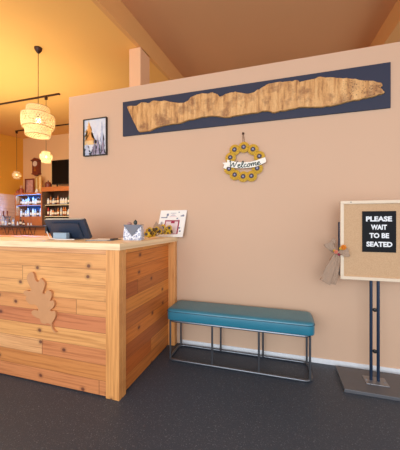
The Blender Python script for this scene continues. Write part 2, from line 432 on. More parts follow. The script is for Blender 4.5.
for body, yc, xa, xb in (('PLEASE', 218.9, 120, 315), ('WAIT', 227.2, 157, 277), ('TO BE', 235.6, 145, 293), ('SEATED', 244.3, 123, 318)):
    l, r = pY(350 + xa / 7.5, yc, YS - .011), pY(350 + xb / 7.5, yc, YS - .011)
    text_part('lettering', body, .052, m_letter, sgn, ((l.x + r.x) / 2, YS - .0112, (l.z + r.z) / 2), (r.x - l.x) , bold=.0022)
xp = []
for x in (371.0, 378.2):
    p = pY(x, 300, 2.445); xp.append(p.x)
    bm = B(); tube(bm, [(p.x, 2.445, .028), (p.x, 2.445, 1.40)], .0115, 14); obj('pole', bm, m_bluemetal, st, True)
for y in (309.7, 351):
    z = pY(374, y, 2.445).z
    bm = B(); tube(bm, [(xp[0], 2.445, z), (xp[1], 2.445, z)], .008, 10)
    lathe(bm, [(0, -.016), (.011, -.012), (.015, 0), (.011, .012), (0, .016)], ((xp[0] + xp[1]) / 2, 2.44, z), 12); obj('connector', bm, m_black, st, True)
bm = B(); box(bm, (.472, 2.262, 0), (1.00, 2.605, .026), .003); obj('base_plate', bm, m_baseplate, st)
bm = B(); box(bm, (xp[0] - .05, 2.38, .026), (xp[1] + .06, 2.50, .032), .002)
for dx in (-.035, .045):
    lathe(bm, [(.007, 0), (.007, .004), (0, .005)], ((xp[0] if dx < 0 else xp[1]) + dx, 2.44, .032), 8)
obj('mounting_plate', bm, m_steel, st)
h = [pY(x, y, YS + .022) for x, y in ((339.3, 222), (339.3, 240), (339.2, 262), (339.4, 270), (340.4, 275), (343, 277.5), (346, 278))]
bm = B(); tube(bm, smooth_path(h, 4), .0115, 10, flat=.8); hd = obj('side_handle', bm, m_bluemetal, st, True); hd['label'] = 'dark blue curved bar behind the left edge'

# burlap bow
bw = thing('burlap_bow', pY(337, 252, YS - .04), 'burlap ribbon bow with small autumn flowers hanging on the notice board left edge', 'bow')
def cpx(a, b, y): return pY(315 + a / 4.706, 195 + b / 4.706, y)
def ribbon(path, widths, name, wav=.004, ph=0):
    """path in crop coordinates with depth; widths as half widths in metres"""
    P = smooth_path([cpx(a, b, y) for a, b, y in path], 5); W = [Vector((w_, 0, 0)) for w_ in widths]; W = smooth_path(W, 5)
    bm = B(); rows = []
    for i, (p, w_) in enumerate(zip(P, W)):
        d = (P[min(i + 1, len(P) - 1)] - P[max(i - 1, 0)]); d.y = 0
        if d.length < 1e-6: d = Vector((1, 0, 0))
        d.normalize(); s = Vector((-d.z, 0, d.x))
        rows.append([bm.verts.new(p + s * w_.x * t + Vector((0, wav * sin(ph + t * 7 + i * .5), 0))) for t in (-1, -.66, -.33, 0, .33, .66, 1)])
    for A, C in zip(rows, rows[1:]):
        for k in range(6): bm.faces.new((A[k], A[k + 1], C[k + 1], C[k]))
    o = obj(name, bm, m_burlap, bw, True, 80)
    md = o.modifiers.new('s', 'SOLIDIFY'); md.thickness = .0016; md.offset = 0
    return o
Yb = YS - .03
ribbon([(102, 268, Yb), (82, 250, Yb - .012), (64, 232, Yb - .022), (60, 226, Yb - .022)], [.008, .024, .034, .034], 'bow_loop')
ribbon([(102, 268, Yb + .006), (84, 262, Yb + .012), (74, 240, Yb), (88, 214, Yb - .01), (92, 208, Yb - .01)], [.006, .016, .022, .020, .014], 'bow_loop', ph=2)
ribbon([(102, 268, Yb), (126, 270, Yb - .012), (146, 272, Yb - .022), (160, 270, Yb - .02)], [.008, .020, .032, .032], 'bow_loop', ph=1)
ribbon([(102, 268, Yb), (90, 300, Yb - .006), (70, 350, Yb - .008), (55, 395, Yb - .01), (46, 412, Yb - .01)], [.008, .024, .036, .042, .044], 'bow_tail', .006)
ribbon([(104, 270, Yb + .003), (106, 300, Yb + .0), (100, 350, Yb - .002), (90, 395, Yb - .004), (86, 420, Yb - .004)], [.006, .016, .022, .022, .020], 'bow_tail', .005, 2)
bm = B(); kp = cpx(103, 268, Yb - .012)
tube(bm, [kp + Vector((-.010, 0, .004)), kp + Vector((0, -.004, 0)), kp + Vector((.012, 0, -.004))], [.009, .012, .009], 10); obj('knot', bm, m_burlap, bw, True)
def petal_flower(bm, c, r, n, tilt=.3, wd=.42, yd=-1, mi=0):
    """petals in an upright plane facing -Y"""
    for k in range(n):
        a = 2 * pi * k / n; d = Vector((cos(a), 0, sin(a))); s = Vector((-sin(a), 0, cos(a)))
        out = [c + d * r * .1, c + d * r * .55 + s * r * wd + Vector((0, yd * r * tilt * .6, 0)), c + d * r + Vector((0, yd * r * tilt * .3, 0)), c + d * r * .55 - s * r * wd + Vector((0, yd * r * tilt * .6, 0))]
        vs = [bm.verts.new(p) for p in out]; top = bm.verts.new(c + d * r * .5 + Vector((0, yd * r * (tilt + .12), 0)))
        bk = bm.verts.new(c + d * r * .5 + Vector((0, .001, 0)))
        for i in range(4):
            f = bm.faces.new((vs[i], vs[(i + 1) % 4], top)); f.material_index = mi
            f = bm.faces.new((vs[(i + 1) % 4], vs[i], bk)); f.material_index = mi
for a, b, r, m in ((134, 246, .025, m_orange), (120, 252, .014, m_sun), (98, 268, .019, m_pink), (112, 280, .011, m_maroon), (90, 262, .011, m_sun)):
    bm = B(); c = cpx(a, b, Yb - .028); petal_flower(bm, c, r, 7)
    bmesh.ops.create_icosphere(bm, subdivisions=1, radius=r * .3, matrix=Matrix.Translation(c + Vector((0, -r * .2, 0)))); obj('flower', bm, m, bw)

# ------------------------------------------------------------------ burl artwork on the wall
wa = thing('burl_wall_art', ((pY(124, 104, D).x + pY(390, 62, D).x) / 2, D, 2.2), 'long live-edge burl wood slab mounted on a navy board high on the wall', 'wall art')
TL, BL_, TR_, BR_ = pY(123.6, 103.9, D), pY(123.6, 138, D), pY(390, 61.6, D), pY(390, 106.8, D)
zt, zb = (TL.z + TR_.z) / 2, (BL_.z + BR_.z) / 2
bm = B(); box(bm, (TL.x, D - .018, zb), (TR_.x, D - .001, zt), .002); obj('backing_board', bm, m_navy, wa)
top = [(120 + a / 4, 85 + b / 4) for a, b in ((33,90),(50,86),(70,86),(82,78),(95,72),(108,74),(120,76),(128,70),(140,65),(160,68),(180,66),(200,70),(220,73),(250,75),(268,71),(280,60),(290,49),(310,42),(330,38),(355,37),(375,35))]
top += [(210 + a / 4, 65 + b / 4) for a, b in ((14,116),(25,117),(38,127),(45,130),(62,121),(80,115),(95,112),(110,112),(128,115),(145,119),(160,117),(178,111),(190,104),(205,98),(220,88),(235,80),(258,74),(280,71),(300,72),(320,70),(332,68),(345,65),(358,71))]
top += [(300 + a / 4, 55 + b / 4) for a, b in ((12,110),(28,105),(40,104),(60,98),(80,92),(100,95),(120,93),(145,97),(170,97),(195,99),(220,101),(245,106),(265,108),(290,110),(310,113),(323,118),(326,127),(319,134),(329,146),(335,155))]
bot = [(300 + a / 4, 55 + b / 4) for a, b in ((320,160),(300,166),(275,173),(250,178),(225,184),(200,188),(165,197),(130,205),(105,209),(80,213),(60,211),(40,212),(10,212))]
bot += [(210 + a / 4, 65 + b / 4) for a, b in ((350,175),(325,181),(300,185),(280,188),(265,192),(255,194),(245,190),(228,187),(210,188),(180,194),(150,198),(125,203),(100,208),(80,211),(60,212),(30,208))]
bot += [(120 + a / 4, 85 + b / 4) for a, b in ((355,129),(340,130),(318,134),(300,140),(280,143),(260,149),(235,156),(210,160),(185,163),(160,168),(140,177),(120,185),(100,188),(80,190),(70,172),(60,152),(52,135),(45,120),(38,104))]
pts = [pY(x, y, D - .019) for x, y in top + bot]
# ragged live edge
rag = []
for i, p in enumerate(smooth_path(pts, 2, True)):
    nz = noise.noise(p * 60) * .008; rag.append(p + Vector((0, 0, nz)))
bm = B(); A = [bm.verts.new(p) for p in rag]; c0 = sum(rag, Vector()) / len(rag)
Bv = [bm.verts.new(p + Vector((0, -.022, 0))) for p in rag]
n = len(rag)
# the face sits slightly inside the bark edge
Cv = []
for i, p in enumerate(rag):
    d = (rag[(i + 1) % n] - rag[i - 1]); s = Vector((d.z, 0, -d.x))
    if s.length > 0: s.normalize()
    Cv.append(p + s * .004 + Vector((0, -.028, 0)))
area2 = sum(rag[i].x * rag[(i + 1) % n].z - rag[(i + 1) % n].x * rag[i].z for i in range(n))
if area2 > 0:
    Cv = [Vector((2 * p.x - c.x, c.y, 2 * p.z - c.z)) for p, c in zip(rag, Cv)]
Cv = [bm.verts.new(c) for c in Cv]
for i in range(n):
    j = (i + 1) % n
    f = bm.faces.new((A[i], Bv[i], Bv[j], A[j])); f.material_index = 1
    f = bm.faces.new((Bv[i], Cv[i], Cv[j], Bv[j])); f.material_index = 1
for t in tessellate_polygon([[v.co.copy() for v in Cv]]):
    bm.faces.new([Cv[k] for k in t])
for t in tessellate_polygon([[v.co.copy() for v in A]]):
    bm.faces.new([A[k] for k in t])
obj('burl_slab', bm, [m_burl, m_bark], wa)

# ------------------------------------------------------------------ sunflower wreath
wc = pY(243.6, 162.2, D)
wr = thing('sunflower_wreath', (wc.x, D, wc.z), 'round wreath of yellow sunflowers with a white Welcome banner hanging on the wall', 'wreath')
bm = B(); ring = [Vector((wc.x + .145 * cos(2 * pi * k / 40), D - .012, wc.z + .147 * sin(2 * pi * k / 40))) for k in range(40)]
tube(bm, ring, .016, 8, True, up=(0, 1, 0)); obj('ring', bm, m_sun, wr, True)
fl = [(193,127),(246,140),(282,180),(270,248),(237,292),(190,295),(142,285),(110,252),(117,187),(141,142)]
for a, b in fl:
    c = pY(210 + a / 5.714, 125 + b / 5.714, D - .03)
    bm = B()
    lathe(bm, [(0, .0), (.050, .0), (.054, .006), (.046, .010), (.030, .013), (0, .013)], (0, 0, 0), 18)
    bmesh.ops.rotate(bm, verts=bm.verts[:], matrix=Matrix.Rotation(R(90), 3, 'X')); bmesh.ops.translate(bm, verts=bm.verts[:], vec=c + Vector((0, .008, 0)))
    petal_flower(bm, c + Vector((0, -.004, 0)), .054, 14, .12, .24)
    f = obj('sunflower', bm, m_sun, wr)
    bm = B(); lathe(bm, [(.026, 0), (.025, .008), (.016, .013), (0, .014)], (0, 0, 0), 16)
    bmesh.ops.rotate(bm, verts=bm.verts[:], matrix=Matrix.Rotation(R(90), 3, 'X')); bmesh.ops.translate(bm, verts=bm.verts[:], vec=c + Vector((0, -.004, 0))); obj('flower_centre', bm, m_sunc, f, True)
    bm = B(); lathe(bm, [(.009, 0), (.008, .004), (0, .006)], (0, 0, 0), 10)
    bmesh.ops.rotate(bm, verts=bm.verts[:], matrix=Matrix.Rotation(R(90), 3, 'X')); bmesh.ops.translate(bm, verts=bm.verts[:], vec=c + Vector((0, -.017, 0))); obj('centre_button', bm, m_sund, f, True)
bpx = lambda a, b, y: pY(210 + a / 5.714, 125 + b / 5.714, y)
yb = D - .058
up = [(98,198),(125,206),(155,212),(190,213),(230,211),(262,203),(290,192),(315,184)]
dn = [(321,206),(316,214),(298,222),(270,236),(235,243),(190,247),(150,246),(120,241),(100,238),(90,252),(76,243),(82,228),(72,216),(98,214)]
bm = B(); prism(bm, [bpx(a, b, yb) for a, b in up + dn], (0, .005, 0)); bn_ = obj('banner', bm, m_ivory, wr)
strokes = [
 [(-.15,1.75),(0,2.0),(.12,1.8),(.25,.1),(.9,1.5),(1.15,.1),(1.9,2.1)],
 [(2.0,.5),(2.5,.6),(2.7,.9),(2.45,1.05),(2.15,.7),(2.2,.2),(2.5,0),(2.9,.2),(3.4,1.2),(3.5,1.9),(3.3,2.1),(3.15,1.8),(3.15,.4),(3.35,0),(3.65,.15)],
 [(4.35,.85),(4.15,1.05),(3.85,.8),(3.8,.3),(4.05,0),(4.4,.15),(4.6,.35)],
 [(5.05,1.05),(4.7,.8),(4.65,.3),(4.95,0),(5.25,.3),(5.28,.8),(5.05,1.05),(5.25,.85),(5.6,.95)],
 [(5.65,1.0),(5.72,0),(5.8,.6),(6.05,1.05),(6.25,.8),(6.25,0),(6.35,.6),(6.62,1.05),(6.82,.8),(6.82,.15),(7.05,0),(7.25,.25)],
 [(7.2,.45),(7.6,.55),(7.8,.85),(7.55,1.05),(7.25,.7),(7.3,.2),(7.6,0),(8.2,.35)]]
bm = B()
def bline(s):      # along the banner: s 0..1
    xs = 108 + s * 182
    return xs, 236 + 4 * sin(pi * min(s * 1.1, 1)) - 24 * max(0, s - .35) ** 1.25
for st_ in strokes:
    P = []
    for x, y in st_:
        a, b = bline((x + .15) / 8.35); P.append(bpx(a + y * 2.2, b - y * 17 + 3, yb - .001))
    tube(bm, smooth_path(P, 5), .0042, 6, up=(0, 1, 0))
obj('lettering', bm, m_ink, bn_, True)
bm = B(); hk = pY(243.2, 134, D); top_ = pY(243.7, 143, D - .02)
tube(bm, [hk + Vector((-.004, -.012, 0)), top_ + Vector((-.008, 0, 0))], .0022, 6); tube(bm, [hk + Vector((.004, -.012, 0)), top_ + Vector((.008, 0, 0))], .0022, 6); obj('twine', bm, m_brown, wr)
bm = B(); tube(bm, [hk + Vector((0, -.001, 0)), hk + Vector((0, -.02, 0)), hk + Vector((0, -.024, .012))], .004, 6); box(bm, hk + Vector((-.012, -.006, -.006)), hk + Vector((.012, -.001, .012)), .002); obj('wall_hook', bm, m_bronze, wr)

# ------------------------------------------------------------------ framed picture
DF = D - .03; pa, pb = pY(82.9, 119.8, DF), pY(106.2, 154.6, DF); pz1 = (pY(82.5, 119.8, DF).z + pY(107, 116.1, DF).z) / 2; pz0 = (pY(83.3, 156.4, DF).z + pY(107.2, 154.4, DF).z) / 2
pf = thing('framed_picture', ((pa.x + pb.x) / 2, D, pz0), 'black-framed watercolour of orange and blue-grey pines on the wall over the counter', 'picture')
x0, x1 = pa.x, pb.x; fw = .010
bm = B()
for a, b in (((x0, pz0), (x1, pz0 + fw)), ((x0, pz1 - fw), (x1, pz1)), ((x0, pz0 + fw), (x0 + fw, pz1 - fw)), ((x1 - fw, pz0 + fw), (x1, pz1 - fw))):
    box(bm, (a[0], D - .030, a[1]), (b[0], D - .001, b[1]), .002)
obj('frame', bm, m_black, pf)
M = Mat('watercolour_pines_paper'); co = M.co(scale=(1, 1, .55)); f = M.noise(co, 9, 6, .7); f_ = M.noise(co, 22, 5, .7)
c = M.ramp(f, [(.32, lin((178, 188, 210))), (.45, lin((208, 214, 228))), (.6, lin((224, 224, 228))), (.72, lin((200, 206, 222)))])
M.link(M.mix(M.ramp(f_, [(.5, (0, 0, 0, 1)), (.7, (.25, .25, .25, 1))]), c, lin((150, 152, 176))), M.b.inputs['Base Color']); M.b.inputs['Roughness'].default_value = .35; m_wc = M.m
m_po = simple('orange_wash', (216, 150, 78), .6, var=.45, scale=26, bump=0)
m_pt = simple('amber_wash', (232, 186, 132), .6, var=.4, scale=20, bump=0)
m_pv = simple('violet_grey_wash', (150, 142, 166), .6, var=.5, scale=24, bump=0)
m_pb = simple('slate_wash', (178, 186, 208), .6, var=.4, scale=24, bump=0)
W_, H_ = x1 - x0 - 2 * fw, pz1 - pz0 - 2 * fw
def inp(u, v, k): return Vector((x0 + fw + u * W_, D - .015 - k * .0004, pz0 + fw + v * H_))
def pine(bm, u, base, h, wd, k, mi, rnd, cut=(0, 1)):
    L, Rr = [], []; n = 9
    for i in range(n):
        t = i / n; ww = wd * (1 - t) * (.75 + rnd.random() * .5)
        L += [(u - ww, base + h * t), (u - ww * .45, base + h * (t + .06))]; Rr += [(u + ww * (.8 + .3 * rnd.random()), base + h * t), (u + ww * .45, base + h * (t + .06))]
    out = L + [(u, base + h)] + Rr[::-1]
    out = [(min(max(a, .01), .99), min(max(b, .01), .985)) for a, b in out]
    vs = [bm.verts.new(inp(a, b, k)) for a, b in out]
    f = bm.faces.new(vs); f.material_index = mi; bmesh.ops.triangulate(bm, faces=[f])
bm = B(); box(bm, (x0 + fw, D - .014, pz0 + fw), (x1 - fw, D - .004, pz1 - fw)); rnd = random.Random(4)
pine(bm, .80, .1, .85, .16, 1, 4, rnd); pine(bm, .55, .1, .42, .10, 2, 4, rnd); pine(bm, .20, .30, .66, .38, 3, 2, rnd); pine(bm, .24, .42, .50, .26, 4, 1, rnd)
pine(bm, .12, .0, .36, .22, 5, 4, rnd); pine(bm, .42, .0, .30, .14, 6, 3, rnd); pine(bm, .62, .02, .55, .13, 7, 3, rnd); pine(bm, .85, .0, .40, .16, 8, 3, rnd); pine(bm, .48, .02, .46, .06, 9, 3, rnd)
obj('picture_print', bm, [m_wc, m_po, m_pt, m_pv, m_pb], pf)

# ------------------------------------------------------------------ on the reception counter
# monitor
mon = thing('monitor', (-2.0, 1.96, ZC), 'dark blue-grey monitor seen from behind on the reception counter', 'monitor')
def tilt(o, p, ang):
    pass
zt_, zb_ = 1.326, 1.152; yt, yb2 = 1.906, 2.0; mx0, mx1 = pY(43.7, 219.5, yt).x, pY(83.2, 219.5, yt).x
bm = B()
prism(bm, [(mx0, yt, zt_), (mx1, yt, zt_), (mx1 + .0, yb2, zb_), (mx0, yb2, zb_)], (0, .028, .012)); bmesh.ops.bevel(bm, geom=[e for e in bm.edges if e.calc_length() < .05], offset=.006, segments=2, affect='EDGES')
obj('screen_housing', bm, m_monitor, mon)
bm = B(); cxm = (mx0 + mx1) / 2
prism(bm, [(mx0 + .09, yt + .012, zt_ - .03), (mx1 - .06, yt + .012, zt_ - .03), (mx1 - .06, yb2 - .004, zb_ + .02), (mx0 + .09, yb2 - .004, zb_ + .02)], (0, -.014, -.004)); obj('rear_cover', bm, m_monitor, mon)
pa, pb = pY(55.5, 232.5, 1.93), pY(68.5, 239, 1.93)
bm = B(); box(bm, (pa.x, 1.90, ZC), (pb.x, 1.945, pa.z), .006); obj('stand_block', bm, m_lightgrey, mon)
bm = B(); box(bm, (cxm - .11, 1.90, ZC), (cxm + .09, 2.06, ZC + .005), .002); box(bm, (cxm - .03, 1.95, ZC + .003), (cxm + .03, 1.975, zb_ + .06), .003); obj('stand_foot', bm, m_monitor, mon)
bm = B(); c1 = pY(44.5, 229, 2.04); box(bm, (mx0 - .012, 1.93, 1.20), (mx0 + .004, 1.98, 1.27), .004); obj('side_reader', bm, m_black, mon)
bm = B(); tube(bm, smooth_path([pY(46.5, 231, 1.94), pY(48, 234, 1.93), Vector((pY(50, 238, 1.90).x, 1.90, ZC + .014)), Vector((pY(57, 239, 1.87).x, 1.87, ZC + .006)), Vector((cxm + .04, 1.87, ZC + .0055)), Vector((cxm + .13, 1.90, ZC + .0055))], 6), .0048, 7); obj('cable', bm, m_paper, mon, True)
# clipboard
cb = thing('clipboard', (-1.44, 1.98, ZC), 'flat dark clipboard with a sheet of paper lying on the reception counter', 'clipboard')
def rotz(bm, c, a):
    bmesh.ops.rotate(bm, verts=bm.verts[:], cent=Vector(c), matrix=Matrix.Rotation(R(a), 3, 'Z'))
cc = (-1.46, 1.97, ZC)
bm = B(); box(bm, (-1.58, 1.86, ZC), (-1.36, 2.10, ZC + .005), .002); rotz(bm, cc, 12); obj('board', bm, m_grey, cb)
bm = B(); box(bm, (-1.575, 1.87, ZC + .005), (-1.40, 2.09, ZC + .007)); rotz(bm, cc, 12); obj('paper', bm, m_paper, cb)
bm = B(); box(bm, (-1.398, 1.93, ZC + .005), (-1.365, 2.03, ZC + .016), .003); rotz(bm, cc, 12); obj('clip', bm, m_black, cb)
# patterned box with flap
M = Mat('blue_white_floral_paper'); co = M.co(); f = M.noise(co, 75, 3, .7)
M.link(M.ramp(f, [(.44, lin((236, 238, 244))), (.55, lin((168, 176, 200))), (.66, lin((84, 98, 140)))]), M.b.inputs['Base Color']); m_floral = M.m
bcx, bcy = -1.235, 2.07
gb = thing('gift_box', (bcx, bcy, ZC), 'blue and white patterned gift box with a pointed grey flap on the counter', 'box')
bm = B(); w2, d2, hh = .084, .05, .130
lo_ = [(-w2, -d2, 0), (w2, -d2, 0), (w2, d2, 0), (-w2, d2, 0)]; up_ = [(-w2 * .86, -d2 * .8, hh), (w2 * .86, -d2 * .8, hh), (w2 * .86, d2 * .8, hh), (-w2 * .86, d2 * .8, hh)]
V = [bm.verts.new(Vector((bcx, bcy, ZC)) + Vector(p)) for p in lo_ + up_]
for q in ((3, 2, 1, 0), (4, 5, 6, 7), (0, 1, 5, 4), (1, 2, 6, 5), (2, 3, 7, 6), (3, 0, 4, 7)): bm.faces.new([V[k] for k in q])
bmesh.ops.bevel(bm, geom=bm.edges[:], offset=.006, segments=2, affect='EDGES'); rotz(bm, (bcx, bcy, 0), 12); obj('box_body', bm, m_floral, gb)
bm = B()
prism(bm, [(bcx - .076, bcy - .046, ZC + hh + .002), (bcx + .078, bcy - .046, ZC + hh + .002), (bcx + .005, bcy - .056, ZC + .035)], (0, -.003, 0)); box(bm, (bcx - .076, bcy - .049, ZC + hh), (bcx + .078, bcy + .045, ZC + hh + .005), .001)
rotz(bm, (bcx, bcy, 0), 12); obj('flap', bm, m_grey, gb)
bm = B(); kc = Vector((bcx + .022, bcy - .01, ZC + hh + .004)); lathe(bm, [(.006, 0), (.014, .008), (.017, .022), (.012, .034), (.006, .04), (0, .047)], kc, 12); obj('knob', bm, simple('dark_green_knob', (58, 66, 62), .5), gb, True)
bm = B(); kc = Vector((bcx - .045, bcy, ZC + hh + .004)); lathe(bm, [(.016, 0), (.022, .008), (.018, .018), (0, .024)], kc, 12); obj('rosette', bm, simple('dusty_rose_rosette', (178, 138, 132), .8), gb, True)
# collage board
yk0, yk1 = 2.575, 2.655; lx0, lx1 = -1.268, -.968; lz0, lz1 = ZC + .004, 1.432
cbp = thing('collage_canvas', ((lx0 + lx1) / 2, yk0, ZC), 'white collage canvas with a maroon inset leaning on the wall at the counter end', 'canvas')
def onb(u, v, k): return Vector((lx0 + u * (lx1 - lx0) + v * .022, yk0 + v * (yk1 - yk0) - .001 - k * .0006, lz0 + v * (lz1 - lz0)))
bm = B(); prism(bm, [onb(0, 0, 0), onb(1, 0, 0), onb(1, 1, 0), onb(0, 1, 0)], (0, .012, -.004)); obj('canvas_board', bm, m_paper, cbp)
def rect_(bm, u0, v0, u1, v1, k, mi=0):
    f = bm.faces.new([bm.verts.new(onb(a, b, k)) for a, b in ((u0, v0), (u1, v0), (u1, v1), (u0, v1))]); f.material_index = mi
m_gp = simple('grey_print_marks', (120, 128, 150), .7, bump=0)
m_lp = simple('pale_pink_print', (222, 204, 208), .7, bump=0)
for r_ in ((.06,.70,.30,.735),(.26,.78,.34,.87),(.26,.72,.30,.77),(.40,.88,.62,.895),(.42,.80,.60,.815),(.80,.76,.94,.80),(.86,.80,.93,.83),(.70,.90,.74,.94),(.80,.30,.86,.36),(.10,.30,.14,.56),(.06,.50,.2,.52),(.66,.66,.72,.71),(.84,.18,.9,.24)):
    bm = B(); rect_(bm, *r_, 1, 0); obj('printed_mark', bm, m_gp, cbp)
for r_ in ((.38,.74,.66,.78),(.46,.83,.56,.86),(.72,.62,.78,.66)):
    bm = B(); rect_(bm, *r_, 1, 0); obj('printed_mark', bm, m_lp, cbp)
bm = B(); rect_(bm, .24, .10, .80, .62, 2, 0); rect_(bm, .28, .12, .75, .57, 3, 1); rect_(bm, .48, .50, .62, .58, 4, 0)
io = obj('inset_picture', bm, [m_maroon, m_lp], cbp)
# autumn garland
ga = thing('sunflower_garland', (-1.16, 2.36, ZC), 'garland of small yellow sunflowers and brown leaves lying on the counter end', 'garland')
rnd = random.Random(11)
line = smooth_path([(-1.15, 2.17, ZC + .02), (-1.16, 2.27, ZC + .03), (-1.15, 2.36, ZC + .03), (-1.14, 2.43, ZC + .045), (-1.12, 2.49, ZC + .04), (-1.07, 2.52, ZC + .04)], 8)
bm = B(); tube(bm, line, .005, 6); obj('vine', bm, m_leafd, ga)
def leaf3(bm, c, d, n_, L, Wd):
    s = d.cross(n_).normalized(); out = [(0, 0), (.25, .45), (.45, .32), (.6, .5), (.8, .22), (1, 0), (.8, -.22), (.6, -.5), (.45, -.32), (.25, -.45)]
    vs = [bm.verts.new(c + d * a * L + s * b * Wd + n_ * .004 * sin(a * 3)) for a, b in out]
    c1 = bm.verts.new(c + d * L * .5 + n_ * .006); c2 = bm.verts.new(c + d * L * .5 - n_ * .001)
    for i in range(len(vs)):
        j = (i + 1) % len(vs); bm.faces.new((vs[i], vs[j], c1)); bm.faces.new((vs[j], vs[i], c2))
for m, cnt, nm in ((m_leafy, 30, 'leaf'), (m_leafd, 24, 'leaf')):
    for _ in range(cnt):
        bm = B(); c = rnd.choice(line) + Vector((rnd.uniform(-.02, .012), rnd.uniform(-.02, .01), rnd.uniform(-.004, .03)))
        d = Vector((rnd.uniform(-1, .8), rnd.uniform(-1, .1), rnd.uniform(.1, 1.2))).normalized(); n_ = Vector((rnd.uniform(-.4, .4), -1, rnd.uniform(.1, .8)))
        n_ = (n_ - d * n_.dot(d)).normalized(); leaf3(bm, c, d, n_, rnd.uniform(.04, .065), .042); obj(nm, bm, m, ga)
for t, dz, r in ((1, .028, .032), (7, .052, .036), (12, .02, .034), (18, .058, .030), (24, .02, .034), (30, .062, .040), (33, .02, .03), (39, .06, .034)):
    c = line[t] + Vector((.0, -.03, dz)); bm = B(); petal_flower(bm, c, r, 11, .25, .28); fo = obj('sunflower', bm, m_sun, ga)
    bm = B(); lathe(bm, [(r * .42, 0), (r * .36, .006), (0, .009)], (0, 0, 0), 10)
    bmesh.ops.rotate(bm, verts=bm.verts[:], matrix=Matrix.Rotation(R(90), 3, 'X')); bmesh.ops.translate(bm, verts=bm.verts[:], vec=c + Vector((0, -.006, 0))); obj('flower_centre', bm, m_sunc, fo)
gl = line[27]
for a in range(3):
    bm = B()
    leaf3(bm, gl + Vector((-.05 + a * .015, -.02, 0)), Vector((-.1 + a * .25, .0, 1)).normalized(), Vector((0, -1, .0)), .125 - a * .025, .075); obj('burlap_leaf', bm, m_burlap, ga)

# ------------------------------------------------------------------ pendant lamps
def lattice(bm, prof, r0=0, seg=34):
    """woven shell: two layers of slanted strips on a surface of revolution prof(t) -> (radius, z)"""
    N = 10
    for sgn in (1, -1):
        for k in range(seg):
            a0 = 2 * pi * k / seg; wd = 2 * pi / seg * .24; rows = []
            for i in range(N + 1):
                t = i / N; r, z = prof(t); a = a0 + sgn * t * .55; r += sgn * .0006
                rows.append([bm.verts.new((r * cos(a + s * wd), r * sin(a + s * wd), z)) for s in (-1, 1)])
            for A, C in zip(rows, rows[1:]): bm.faces.new((A[0], A[1], C[1], C[0]))
def pendant(name, c, Rad, cord_top, label, power, canopy=True, s=1.0):
    """three-tier woven bamboo drum; c = centre of the shade"""
    th = thing(name, (c.x, c.y, c.z - Rad * 1.03), label, 'pendant lamp', 'woven bamboo pendant lamps')
    tiers = [(.68, .70, .40, 1.0), (.96, 1.0, -.46, .46), (.76, .74, -1.0, -.36)]
    for ra, rb, za, zb in tiers:
        bm = B()
        def prof(t, ra=ra, rb=rb, za=za, zb=zb):
            bulge = 1 + .05 * sin(pi * t); return Rad * (ra + (rb - ra) * t) * bulge, Rad * (za + (zb - za) * t) * .98
        lattice(bm, prof); bmesh.ops.translate(bm, verts=bm.verts[:], vec=c); sh = obj('shade_tier', bm, m_bamboo, th)
        bm = B()
        for t in (0, 1):
            r, z = prof(t); tube(bm, [c + Vector((r * cos(2 * pi * k / 36), r * sin(2 * pi * k / 36), z)) for k in range(36)], Rad * .018, 6, True)
        obj('rim', bm, m_rim, sh)
    for k in range(6 if canopy else 4):      # thin arms joining the tiers
        a = 2 * pi * k / (6 if canopy else 4); d = Vector((cos(a), sin(a), 0))
        for ra, za, rb, zb in ((.70, .44, .98, .45), (.76, -.40, .96, -.44), (.03, .30, .70, .43)):
            bm = B(); tube(bm, [c + d * Rad * ra + Vector((0, 0, Rad * za)), c + d * Rad * rb + Vector((0, 0, Rad * zb))], Rad * .012, 5); obj('spoke', bm, m_rim, th)
    bm = B(); br = Rad * .17; lathe(bm, [(br * .4, br * 1.5), (br * .5, br * 1.1), (br * .85, br * .6), (br, 0), (br * .8, -br * .6), (br * .4, -br * .92), (0, -br)], c + Vector((0, 0, Rad * .02)), 16); obj('bulb', bm, m_bulb, th, True)
    bm = B(); lathe(bm, [(0, Rad * .26 + .06), (.016, Rad * .26 + .055), (.018, Rad * .26), (0, Rad * .26)], c, 12); obj('socket', bm, m_bronze, th, True)
    bm = B(); tube(bm, [c + Vector((0, 0, Rad * .26 + .05)), Vector((c.x, c.y, cord_top))], .0035 * s, 6); obj('cord', bm, m_bronze, th)
    if canopy:
        bm = B(); lathe(bm, [(.042, .0), (.043, -.008), (.038, -.03), (.016, -.062), (.006, -.070), (0, -.070)], Vector((c.x, c.y, cord_top)), 20); obj('canopy', bm, m_bronze, th, True)
    else:
        bm = B(); box(bm, (c.x - .022, c.y - .016, cord_top - .05), (c.x + .022, c.y + .016, cord_top), .003); obj('track_adaptor', bm, m_bronze, th)
    l = pt('bulb_light', c, power, (1, .84, .60), Rad * .17); l.parent = th; l.location = c - OFF[th.name] + Vector((0, 0, -Rad * .05))
    return th
p1 = pY(38.2, 121.8, 2.44)
pendant('pendant_lamp', p1, .172, zl(2.44) + .002, 'largest woven bamboo pendant lamp, hanging nearest over the reception counter', 1.6)
Yt1, Yt2 = 3.58, 5.07
p2 = pY(46.1, 157.2, Yt1); p3 = pY(16.7, 175.2, Yt2)
def track(y, xa, xb, label):
    z = zl(y) - .004
    t = thing('lighting_track', ((xa + xb) / 2, y, z - .018), label, 'lighting track', 'black ceiling tracks')
    bm = B(); box(bm, (xa, y - .015, z - .018), (xb, y + .015, z + .003), .003); obj('rail', bm, m_bronze, t)
    for x in (xa, xb):
        bm = B(); box(bm, (x - .012, y - .017, z - .021), (x + .012, y + .017, z - .0), .003); obj('end_cap', bm, m_bronze, t)
track(Yt1, -6.4, pY(59, 93, Yt1).x, 'dark ceiling track just above the largest bamboo lamp')
track(Yt2, pY(16, 131, Yt2).x - .0, -3.6, 'dark ceiling track farther back, carrying the lowest small bamboo lamp')
